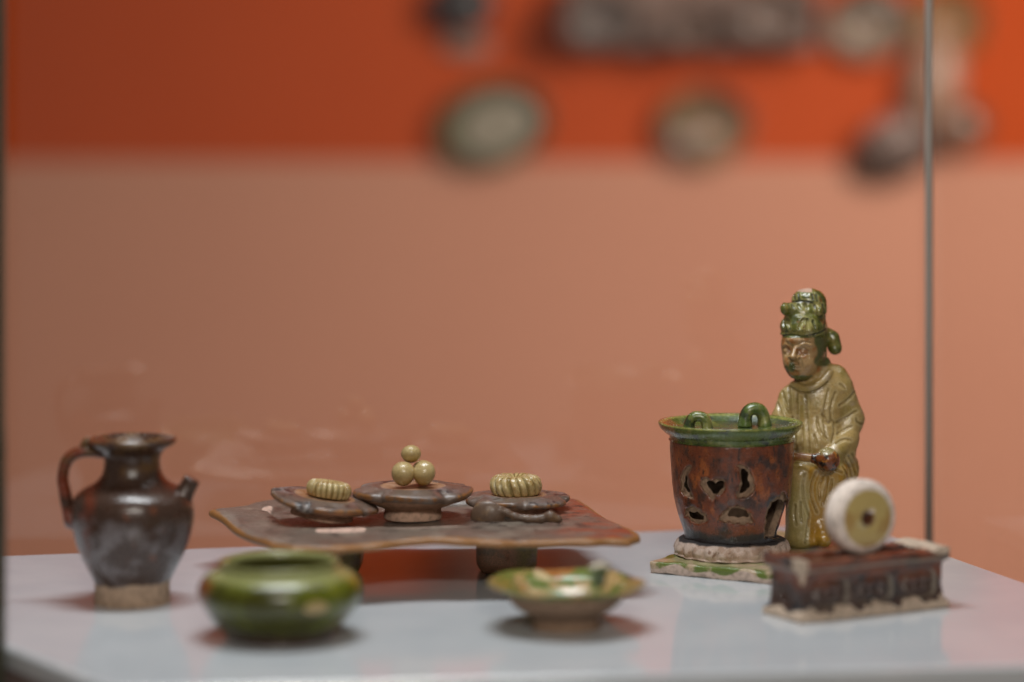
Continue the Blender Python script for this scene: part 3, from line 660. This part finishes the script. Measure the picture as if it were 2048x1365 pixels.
# sidelock in front of the ear and the drop at the back
CH((1640, 668, -2), (1636, 715, -0.5), 9, 8, k=1); CH((1636, 715, -0.5), (1632, 742, -1), 8, 5, k=1); CH((1646, 665, 2), (1648, 715, 2), 8, 6, k=1)
CH((1650, 662, 4), (1664, 676, 4.5), 10, 14, k=1); CH((1664, 676, 4.5), (1670, 696, 4), 14, 14.5, k=1)
HG = []
def gh(P, r, lift=0.1, k=0.2): groove(P, r, HG, k, 5, Vh, lift)
gh([(1568, 640), (1566, 648), (1568, 657)], 0.6); gh([(1574, 638), (1577, 647), (1579, 657)], 0.8)
gh([(1608, 638), (1603, 647), (1598, 658)], 0.95); gh([(1615, 639), (1616, 649), (1617, 659)], 1.0); gh([(1626, 642), (1628, 650), (1631, 657)], 0.5)
gh([(1584, 610), (1587, 616)], 0.5); gh([(1596, 608), (1600, 618)], 0.6); gh([(1609, 609), (1613, 618)], 0.6); gh([(1630, 612), (1633, 626)], 0.4)
gh([(1562, 672), (1585, 671), (1612, 673), (1640, 665), (1652, 658)], 0.32); gh([(1645, 610), (1650, 630), (1648, 655)], 0.4); gh([(1652, 665), (1651, 690), (1650, 712)], 0.4)
gh([(1584, 605), (1600, 603), (1625, 605)], 0.2); gh([(1590, 598), (1588, 588)], 0.2); gh([(1598, 600), (1597, 588)], 0.2); gh([(1626, 600), (1624, 588)], 0.25); gh([(1634, 602), (1632, 590)], 0.25)
Vm, Fm = Vh.mesh(); Vm = rough_up(Vm, 0.15, 0.6, 5.0)
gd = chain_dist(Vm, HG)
top = sm(Vm[:, 2], q(1600, 586, 0)[2], q(1600, 581, 0)[2]) * (Vm[:, 0] < -2.5)
HM = glaze('green_hair_glaze', (0.115, 0.120, 0.018),
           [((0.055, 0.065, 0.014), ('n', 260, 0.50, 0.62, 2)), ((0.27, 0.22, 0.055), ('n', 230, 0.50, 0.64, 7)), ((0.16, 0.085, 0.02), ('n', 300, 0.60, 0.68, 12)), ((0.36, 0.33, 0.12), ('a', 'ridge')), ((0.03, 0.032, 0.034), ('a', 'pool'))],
           clay=('a', 'clay', 500, 0.6), clay_col=(0.55, 0.36, 0.27), rough=0.24, grain=0.3, coat=0.45, bump=0.12)
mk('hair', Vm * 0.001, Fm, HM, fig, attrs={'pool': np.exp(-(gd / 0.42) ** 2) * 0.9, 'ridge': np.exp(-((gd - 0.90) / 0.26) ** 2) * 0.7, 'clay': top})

# ladle in the hands
v = Vol((-18, -26, 22), (14, -2, 50), 0.33)
C((1566, 911, -14), (1630, 917, -17), 8, 9, 0.5, vol=v)
mk_h = v.mesh()
AM = glaze('amber_glaze', (0.36, 0.19, 0.055), [((0.24, 0.09, 0.02), ('n', 240, 0.5, 0.62, 2))], rough=0.25)
lad = mk('ladle', mk_h[0] * 0.001, mk_h[1], AM, fig)
v = Vol((-12, -28, 22), (18, -3, 52), 0.33)
E(1655, 920, -16.5, 24, 5.4, 24, 0.8, vol=v); C((1628, 917, -17), (1648, 919, -17), 10, 18, 0.8, vol=v)
gl = []
for P in ([(1634, 910), (1648, 902), (1662, 897)], [(1640, 905), (1642, 930)]): groove(P, 0.3, gl, 0.2, 5, v)
Vm, Fm = v.mesh(); Vm = rough_up(Vm, 0.2, 0.5, 2.0)
DM = glaze('red_brown_glaze', (0.18, 0.050, 0.014), [((0.03, 0.018, 0.012), ('n', 420, 0.46, 0.60, 2)), ((0.30, 0.24, 0.10), ('Z', 0.0428, 0.0009, 0.004, 300)), ((0.33, 0.12, 0.02), ('n', 350, 0.58, 0.7, 5))], rough=0.2, grain=0.3)
mk('ladle_bowl', Vm * 0.001, Fm, DM, lad)

# ================================================================== STOVE
SX, SY = wx(1464, 1.024), 1.024
stove = tag(empty('stove', (SX, SY, 0.0046)), 'dark red brown pierced clay stove with heart and crescent openings on a scalloped pale foot', 'stove')
ks = 1.024 / FP * 1000
prof = [(124, 880), (124, 900), (121, 950), (117, 990), (109, 1025), (99, 1055), (93, 1075), (95, 1090), (97, 1102)]
pz = np.array([173 - (y - HOR) * ks - 4.6 for r, y in prof][::-1]); pr = np.array([r * ks for r, y in prof][::-1])
def c2(P): return [(1280 + a / 3.33, 780 + b / 3.33) for a, b in P]
OUT = [c2(p) for p in (
    [(400, 612), (415, 590), (440, 582), (480, 600), (535, 583), (572, 608), (572, 650), (550, 690), (505, 715), (480, 752), (455, 705), (410, 665)],
    [(345, 498), (300, 512), (270, 570), (272, 680), (310, 712), (365, 738), (345, 690), (325, 640), (316, 575), (345, 525)],
    [(632, 505), (672, 495), (715, 510), (755, 565), (768, 650), (750, 700), (700, 722), (650, 728), (636, 690), (668, 620), (662, 548)],
    [(298, 795), (340, 775), (400, 792), (450, 832), (458, 870), (405, 895), (350, 888), (303, 842)],
    [(518, 875), (545, 825), (590, 785), (640, 775), (700, 788), (742, 825), (757, 885), (700, 905), (600, 890)],
    [(824, 985), (828, 900), (842, 800), (872, 745), (925, 700), (952, 670), (972, 700), (985, 800), (968, 900), (940, 985)])]
INN = [c2(p) for p in (
    [(443, 622), (455, 608), (482, 605), (505, 622), (535, 600), (562, 612), (562, 640), (535, 672), (508, 698), (488, 690), (462, 655)],
    [(318, 560), (300, 580), (298, 640), (320, 680), (335, 690), (322, 650), (314, 600)],
    [(672, 528), (695, 528), (715, 550), (722, 600), (735, 640), (715, 668), (690, 682), (660, 690), (672, 650), (682, 605), (668, 560)],
    [(330, 812), (380, 815), (425, 845), (420, 868), (370, 862), (330, 840)],
    [(583, 832), (592, 800), (625, 788), (670, 790), (712, 808), (726, 840), (690, 847), (620, 845)],
    [(832, 985), (836, 900), (850, 805), (874, 755), (905, 735), (945, 735), (962, 800), (950, 900), (930, 985)])]
v = Vol((-28, -28, 0), (28, 28, 46), 0.42)
X, Y, Z = np.meshgrid(*v.ax, indexing='ij')
R = np.hypot(X, Y); Rz = np.interp(Z, pz, pr)
shell = np.maximum(R - Rz, -(R - Rz + 3.4)); shell = np.maximum(shell, Z - pz.max()); shell = np.maximum(shell, 2.0 - Z)
bot = np.maximum(np.maximum(R - Rz, Z - 7), 2.0 - Z); d = smin(shell, bot, 0.8)
msk = (Y < 4) & (R > Rz - 5.5) & (R < Rz + 2.0)
Pm = (X[msk], Y[msk], Z[msk]); Dd = SY + Pm[1] / 1000
ppx = 1024 + FP * (SX + Pm[0] / 1000) / Dd; ppy = HOR + FP * (CAMH - 0.0046 - Pm[2] / 1000) / Dd
dd = d[msk]; depth = Rz[msk] - R[msk]
wob = 2.2 * np.sin(ppx * 0.35) * np.sin(ppy * 0.29)
for i in range(6):
    so_ = (poly_sd(ppx, ppy, OUT[i]) + wob) * ks; si = (poly_sd(ppx, ppy, INN[i]) + wob * 0.7) * ks
    rec = np.maximum(so_ + 0.35 * depth, depth - 1.9)
    dd = -smin(-dd, rec, 0.5); dd = -smin(-dd, si, 0.35)
d[msk] = dd; v.d = d.astype(np.float32)
Vm, Fm = v.mesh(); Vm = rough_up(Vm, 0.22, 0.25, 4.0)
Rv = np.hypot(Vm[:, 0], Vm[:, 1]); Rzv = np.interp(Vm[:, 2], pz, pr); Dd = SY + Vm[:, 1] / 1000
ppx = 1024 + FP * (SX + Vm[:, 0] / 1000) / Dd; ppy = HOR + FP * (CAMH - 0.0046 - Vm[:, 2] / 1000) / Dd
clay = sm(Rzv - Rv, 0.5, 1.2); rim = np.zeros(len(Vm))
for i in range(6):
    so_ = poly_sd(ppx, ppy, OUT[i]) * ks; rim = np.maximum(rim, np.exp(-((so_ + 0.1) / 0.35) ** 2) * (Vm[:, 1] < 4) * 0.55)
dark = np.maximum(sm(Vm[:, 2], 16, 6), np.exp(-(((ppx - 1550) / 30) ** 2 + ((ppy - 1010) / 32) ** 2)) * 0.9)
SMt = glaze('red_brown_stove_glaze', (0.180, 0.045, 0.016),
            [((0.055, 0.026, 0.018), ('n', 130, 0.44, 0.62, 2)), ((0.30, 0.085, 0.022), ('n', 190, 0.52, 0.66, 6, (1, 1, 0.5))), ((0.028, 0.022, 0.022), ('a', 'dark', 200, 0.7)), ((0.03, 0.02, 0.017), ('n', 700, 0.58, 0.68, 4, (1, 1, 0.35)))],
            clay=('a', 'clay', 420, 0.5), clay_col=(0.36, 0.24, 0.16), rough=0.26, grain=0.4, coat=0.35, bump=0.4)
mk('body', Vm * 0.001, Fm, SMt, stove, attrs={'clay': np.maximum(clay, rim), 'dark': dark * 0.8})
# scalloped foot ring
ringR = 114 * ks / 1000
def scal(r, z, th, t):
    qd = (th * 24 / (2 * math.pi) + 0.3) % 1; w = math.sin(math.pi * qd) ** 0.6; lo = max(0, 1 - abs(z - 0.0026) / 0.0034) * (1 if r > ringR * 0.8 else 0)
    return r + 0.0018 * (w - 0.6) * lo, z
prof = [(0.006, 0), (ringR * 0.94, 0.0), (ringR * 0.985, 0.0012), (ringR, 0.0028), (ringR * 0.985, 0.0046), (ringR * 0.94, 0.0058), (ringR * 0.86, 0.0064), (ringR * 0.6, 0.0062), (0.006, 0.0060)]
V, F = lathe(prof, 240, 5, fn=scal, amp=0.0005, nscale=160, seed=2)
ang = np.arctan2(V[:, 1], V[:, 0]); rr = np.hypot(V[:, 0], V[:, 1])
gz = sm(V[:, 2], 0.0036, 0.0056) * sm(rr, ringR * 1.0, ringR * 0.90)
RMt = glaze('pale_foot_clay', (0.56, 0.43, 0.36), [((0.40, 0.27, 0.20), ('n', 260, 0.5, 0.66, 2)), ((0.26, 0.16, 0.11), ('n', 420, 0.62, 0.70, 5)), ((0.035, 0.03, 0.03), ('a', 'glazed', 130, 1.0))], rough=0.75, coat=0.0, grain=0.15, bump=0.5)
mk('foot_ring', V, F, RMt, stove, attrs={'glazed': gz * 0.72})

# ================================================================== PAN
pan = tag(empty('pan', (wx(1461, 1.024), 1.024, 0.0487)), 'shallow green glazed pan with two small loop handles resting on the brown stove', 'pan')
kr = ks / 1000
GM = glaze('green_pan_glaze', (0.085, 0.125, 0.025), [((0.22, 0.22, 0.06), ('n', 130, 0.52, 0.66, 2)), ((0.035, 0.05, 0.02), ('n', 170, 0.54, 0.66, 6)), ((0.24, 0.13, 0.045), ('m', ('x', -0.020, 0.004, 0.01, 90), ('n', 150, 0.4, 0.56, 3))), ((0.06, 0.085, 0.055), ('m', ('a', 'inside'), ('n', 120, 0.35, 0.6, 4))), ((0.28, 0.28, 0.07), ('a', 'edge', 500, 0.8))], rough=0.18, grain=0.28, coat=0.6)
prof = [(0.0001, 0.0), (114, 0.0), (121, 0.0006), (124, 0.0021), (130, 0.0028), (140, 0.0048), (143.5, 0.0064), (142, 0.0072), (136, 0.0066), (126, 0.0052), (112, 0.0042), (60, 0.0036), (0.0001, 0.0036)]
prof = [(r * kr if r > 1 else r, z) for r, z in prof]
V, F = lathe(prof, 128, 6, amp=0.0003, nscale=90, seed=8); n = len(V) // 128; t = np.repeat(np.arange(n) / (n - 1), 128); rr = np.hypot(V[:, 0], V[:, 1])
mk('body', V, F, GM, pan, attrs={'inside': ((t > 0.6) & (rr < 132 * kr)).astype(float), 'edge': np.exp(-((V[:, 2] - 0.0068) / 0.0006) ** 2) * 0.6})
def loop(px, D, pbase, ptop, w, tr, rz):
    x = wx(px, D) - pan.location.x; y = D - 1.024; z0 = wz(pbase, D) - 0.0487; z1 = wz(ptop, D) - 0.0487 - tr; hw = w * D / FP / 2 - tr
    V, F = tube([(-hw * 1.05, 0, z0 - 0.0012), (-hw, 0, z0 + (z1 - z0) * 0.4), (-hw * 0.65, 0, z0 + (z1 - z0) * 0.86), (0, 0, z1), (hw * 0.65, 0, z0 + (z1 - z0) * 0.86), (hw, 0, z0 + (z1 - z0) * 0.4), (hw * 1.1, 0, z0 - 0.0012)],
                [tr * 1.15, tr, tr, tr, tr, tr, tr * 1.2], 20, 6, flat=1.25)
    rough_up(V, 0.00018, 250, px); o = mk('loop_handle', V, F, GM, pan, attrs={'inside': np.zeros(len(V)), 'edge': np.zeros(len(V))}); o.location = (x, y, 0); o.rotation_euler = (0, 0, rz)
loop(1509, 1.036, 847, 805, 63, 0.0025, 0.15); loop(1396, 1.012, 858, 822, 56, 0.0021, -0.1)

# ================================================================== GRINDER TROUGH AND WHEEL
gx, gy = 0.1213, 0.932
gr = tag(empty('grinding_trough', (gx, gy, 0), rz=math.radians(29.6)), 'dark brown rectangular grinding trough with three carved side panels and chipped pale edges', 'grinding trough')
v = Vol((-36, -15, -0.5), (36, 15, 26), 0.42)
X, Y, Z = np.meshgrid(*v.ax, indexing='ij')
hx = np.interp(Z, [0, 2.5, 3.6, 9, 14.5, 16.6, 17.1, 20.5, 22], [31.5, 31.3, 29.8, 29.2, 29.3, 29.6, 31.0, 31.4, 31.8]); hy = np.interp(Z, [0, 2.5, 3.6, 9, 14.5, 16.6, 17.1, 20.5, 22], [9.6, 9.4, 8.1, 7.6, 7.6, 7.8, 9.4, 9.7, 10.1])
qx, qy = abs(X) - hx + 0.6, abs(Y) - hy + 0.6
hx = hx + 1.1; hy = hy + 1.9
qx, qy = abs(X) - hx + 0.6, abs(Y) - hy + 0.6
dxy = np.sqrt(np.maximum(qx, 0) ** 2 + np.maximum(qy, 0) ** 2) + np.minimum(np.maximum(qx, qy), 0) - 0.6
ztop = 20.6 + 1.0 * np.exp(-((abs(X) - 31) / 4.0) ** 2) + 0.25 * np.sin(X * 0.5)
d = -smin(-np.maximum(dxy, Z - ztop), -(0.2 - Z), 0.2) if False else np.maximum(np.maximum(dxy, Z - ztop), -Z)
slot = np.maximum(np.maximum(abs(Y) - 4.6 - 0.1 * (Z - 20), abs(X) - 25), 12 - Z); d = -smin(-d, slot, 0.8)
for cx in (-19, 0, 19):
    for sy in (-1,):
        se = lambda a, b: ((abs(X - cx) / a) ** 4 + (abs(Z - 9.2) / b) ** 4) ** 0.25
        rec = np.maximum(se(8.2, 4.8) * 4.8 - 4.8, abs(Y - sy * 10.1) - 2.0)
        d = -smin(-d, rec, 0.6)
        ros = np.maximum(se(6.2, 2.7) * 2.7 - 2.7, abs(Y - sy * 7.6) - 1.5 - 0.35 * np.cos((X - cx) * 1.5) - 0.3 * np.cos(Z * 1.7))
        d = smin(d, ros, 0.4)
rec = np.maximum(np.sqrt((Y / 4.8) ** 2 + ((Z - 9.2) / 4.4) ** 2) * 4.2 - 4.2, abs(X + 30.6) - 1.6); d = -smin(-d, rec, 0.6)
# wavy unglazed bottom drips
v.d = d.astype(np.float32); Vm, Fm = v.mesh(); Vm = rough_up(Vm, 0.35, 0.22, 6.0); Vm[:, 2] = np.maximum(Vm[:, 2], 0)
wav = 3.0 + 1.0 * np.sin(Vm[:, 0] * 0.42 + 1) + 0.5 * np.sin(Vm[:, 0] * 1.1) + 0.8 * np.sin(Vm[:, 1] * 0.5)
clay = sm(Vm[:, 2], wav + 0.4, wav - 0.4)
clay = np.maximum(clay, np.exp(-(((Vm[:, 0] + 32) / 2.8) ** 2 + ((Vm[:, 1] + 10) / 3.2) ** 2 + ((Vm[:, 2] - 18) / 6.0) ** 4)) * 1.6)
clay = np.maximum(clay, np.exp(-(((Vm[:, 0] - 29) / 4.5) ** 2 + ((Vm[:, 2] - 21) / 2.0) ** 2)) * 1.4)
ridge = np.maximum(np.exp(-((Vm[:, 2] - 17.6) / 0.6) ** 2) * 0.75, np.exp(-((Vm[:, 2] - 20.4) / 0.5) ** 2) * 0.35)  # grey highlight lines painted along the lip
for cx in (-19, 0, 19):
    e_ = ((abs(Vm[:, 0] - cx) / 8.2) ** 4 + (abs(Vm[:, 2] - 9.2) / 4.8) ** 4) ** 0.25; ridge = np.maximum(ridge, np.exp(-((e_ - 1.0) / 0.10) ** 2) * (Vm[:, 1] < 0) * 0.62)
    ridge = np.maximum(ridge, np.exp(-((e_ - 0.62) / 0.10) ** 2) * (Vm[:, 1] < 0) * 0.5)
TRM = glaze('dark_trough_glaze', (0.070, 0.038, 0.028), [((0.18, 0.05, 0.022), ('m', ('n', 90, 0.38, 0.56, 2), ('Z', 0.011, 0.002, 0.004, 90))), ((0.030, 0.030, 0.034), ('n', 80, 0.52, 0.66, 5)), ((0.24, 0.20, 0.155), ('a', 'ridge', 300, 0.6))],
            clay=('a', 'clay', 260, 0.5), clay_col=(0.60, 0.47, 0.36), rough=0.28, grain=0.35, coat=0.3)
mk('body', Vm * 0.001, Fm, TRM, gr, attrs={'clay': clay, 'ridge': ridge})

wh = tag(empty('grinding_disc', (wx(1722, gy - 0.001), gy - 0.001, 0.0330), rz=math.radians(27)), 'upright cream disc with yellow glazed face and centre hole, standing in the trough', 'grinding disc')
Rw = 0.0131
prof = [(0.0021, -0.0022), (0.0034, -0.0033), (Rw * 0.72, -0.0030), (Rw * 0.90, -0.0024), (Rw, -0.0012), (Rw * 1.01, 0.0008), (Rw * 0.97, 0.0026), (Rw * 0.80, 0.0033), (0.0034, 0.0035), (0.0021, 0.0022), (0.0018, 0.0), (0.0021, -0.0022)]
V, F = lathe(prof, 120, 5, amp=0.00012, nscale=90, seed=4)
r = np.hypot(V[:, 0], V[:, 1]); clay = np.where(V[:, 2] > -0.0005, 1.0, sm(r / Rw, 0.70, 0.82)); clay = np.where(r < 0.0022, 0, clay); clay = np.maximum(clay, np.exp(-(((V[:, 0] - 0.0015) / 0.0012) ** 2 + ((V[:, 1] + 0.0024) / 0.0009) ** 2)) * (V[:, 2] < 0) * (r > 0.0018))
V = np.stack([V[:, 0], V[:, 2] * 1.45, -V[:, 1]], 1)
WMt = glaze('yellow_wheel_glaze', (0.50, 0.37, 0.13), [((0.40, 0.24, 0.07), ('n', 110, 0.48, 0.66, 2)), ((0.60, 0.54, 0.33), ('n', 200, 0.60, 0.72, 5)), ((0.16, 0.06, 0.03), ('a', 'hole'))], clay=('a', 'clay', 220, 0.25), clay_col=(0.86, 0.74, 0.65), rough=0.3, grain=0.12)
mk('body', V, F, WMt, wh, attrs={'clay': clay, 'hole': sm(r, 0.0032, 0.0022)})

# ================================================================== FAR CERAMICS ON THE ORANGE WALL (very blurred)
def simple(name, col, col2, rough=0.4):
    return glaze(name, col, [(col2, ('n', 30, 0.42, 0.62, 2))], rough=rough, bump=0.05, bscale=60, grain=0.1)
Dw = 2.56
def wall_thing(name, px, py, label, cat, D=Dw): return tag(empty(name, (wx(px, D), D, wz(py, D))), label, cat)
kw = Dw / FP
def flat_lathe(prof, parent, mat, name='body', sx=1, sz=1, rot=0, off=(0, 0)):
    """dish hung on the wall, opening toward the room"""
    V, F = lathe([(r * kw, z * kw) for r, z in prof], 64, 4, amp=0.0015, nscale=20)
    c, s = math.cos(rot), math.sin(rot); X = V[:, 0] * sx; Z = V[:, 1] * sz
    V = np.stack([X * c - Z * s + off[0] * kw, -V[:, 2] + 0.04, X * s + Z * c - off[1] * kw], 1)
    return mk(name, V, [f[::-1] for f in F], mat, parent)
dishp = [(0.1, 0), (50, 0), (70, 12), (95, 40), (100, 46), (96, 48), (85, 36), (60, 20), (0.1, 16)]
w1 = wall_thing('wall_dish', 988, 250, 'blurred oval grey dish with a dark green rim low on the orange wall', 'dish')
flat_lathe(dishp, w1, simple('dark_green_glaze', (0.085, 0.09, 0.045), (0.12, 0.12, 0.05)), 'body', 1.12, 0.86, 0.22)
flat_lathe([(0.1, 24), (60, 24), (68, 30), (62, 36), (0.1, 34)], w1, simple('grey_centre_glaze', (0.36, 0.32, 0.25), (0.30, 0.27, 0.20)), 'centre', 1.12, 0.86, 0.22, (4, 4))
w2 = wall_thing('wall_jar', 922, 8, 'blurred dark blue grey round jar at the top edge of the wall', 'jar')
flat_lathe([(0.1, 0), (40, 0), (62, 20), (60, 50), (40, 75), (0.1, 85)], w2, simple('dark_jar_glaze', (0.035, 0.037, 0.045), (0.05, 0.05, 0.055)), 'body', 1.1, 0.9)
flat_lathe([(0.1, 0), (36, 0), (40, 14), (0.1, 20)], w2, simple('grey_foot_clay', (0.26, 0.20, 0.17), (0.3, 0.22, 0.18)), 'foot', 1.2, 0.5, 0, (10, 82))
w3 = wall_thing('wall_platter', 1385, 40, 'blurred long grey brown platter on the wall carrying three bowls', 'platter')
V, F = box(-250 * kw, 250 * kw, -0.01, 0.04, -58 * kw, 75 * kw); V = rough_up(np.array(V), 0.003, 9); mk('body', V, F, simple('grey_brown_glaze', (0.22, 0.13, 0.10), (0.19, 0.12, 0.10)), w3, smooth=False)
for i, (ox, oy, s_, colr) in enumerate(((-180, -6, 0.78, (0.165, 0.125, 0.11)), (0, -22, 0.62, (0.17, 0.105, 0.08)), (165, 4, 0.80, (0.19, 0.125, 0.10)))):
    b_ = wall_thing('wall_bowl', 1385 + ox, 32 - oy, ('blurred pale grey bowl at the left end of the wall platter', 'blurred small brown bowl in the middle of the wall platter', 'blurred pinkish grey bowl at the right end of the wall platter')[i], 'bowl', Dw - 0.045)
    flat_lathe(dishp, b_, simple('bowl_glaze', colr, tuple(c * 0.75 for c in colr)), 'body', s_, s_ * 0.75)
w4 = wall_thing('wall_bowl', 1413, 252, 'blurred small green and cream bowl alone on the wall below the long platter', 'bowl')
flat_lathe(dishp, w4, glaze('mottled_bowl_glaze', (0.30, 0.19, 0.11), [((0.16, 0.14, 0.05), ('n', 22, 0.50, 0.60, 3)), ((0.16, 0.09, 0.06), ('n', 26, 0.50, 0.60, 8))], bump=0.05, grain=0.1), 'body', 0.92, 0.78)
w5 = wall_thing('wall_bowl', 1745, 45, 'blurred grey bowl with a dark inside near the top right corner', 'bowl')
flat_lathe(dishp, w5, simple('grey_bowl_glaze', (0.24, 0.17, 0.125), (0.27, 0.19, 0.13)), 'body', 0.85, 0.75)
flat_lathe([(0.1, 30), (50, 30), (55, 40), (0.1, 44)], w5, simple('dark_inside_glaze', (0.06, 0.035, 0.025), (0.08, 0.05, 0.03)), 'inside', 1.0, 0.4, 0, (0, -45))
w6 = wall_thing('wall_bowl', 1905, 45, 'blurred ochre bowl at the top right, just right of the glass joint', 'bowl')
flat_lathe(dishp, w6, simple('ochre_glaze', (0.33, 0.15, 0.05), (0.30, 0.17, 0.07)), 'body', 0.75, 0.75)
w7 = wall_thing('wall_sculpture', 1850, 220, 'blurred pale pink upright ceramic sculpture with two dark lumps at its foot', 'sculpture')
pk = simple('pale_pink_clay', (0.46, 0.28, 0.20), (0.42, 0.26, 0.18)); dk = simple('dark_brown_clay', (0.085, 0.055, 0.045), (0.11, 0.07, 0.05)); gk = simple('grey_mauve_clay', (0.27, 0.19, 0.17), (0.24, 0.17, 0.14))
flat_lathe([(0.1, 0), (60, 0), (85, 30), (60, 70), (0.1, 85)], w7, pk, 'body', 0.72, 1.15, -0.15, (25, -55))
flat_lathe([(0.1, 0), (60, 0), (80, 30), (50, 60), (0.1, 70)], w7, dk, 'lump', 1.05, 0.70, 0.25, (-58, 92))
flat_lathe([(0.1, 60), (50, 60), (55, 75), (30, 90), (0.1, 95)], w7, gk, 'lump', 1.1, 0.7, 0.2, (-60, 52))
flat_lathe([(0.1, 0), (60, 0), (75, 30), (50, 60), (0.1, 66)], w7, simple('brown_clay', (0.20, 0.10, 0.06), (0.15, 0.08, 0.05)), 'lump', 0.95, 0.75, 0.2, (68, 38))
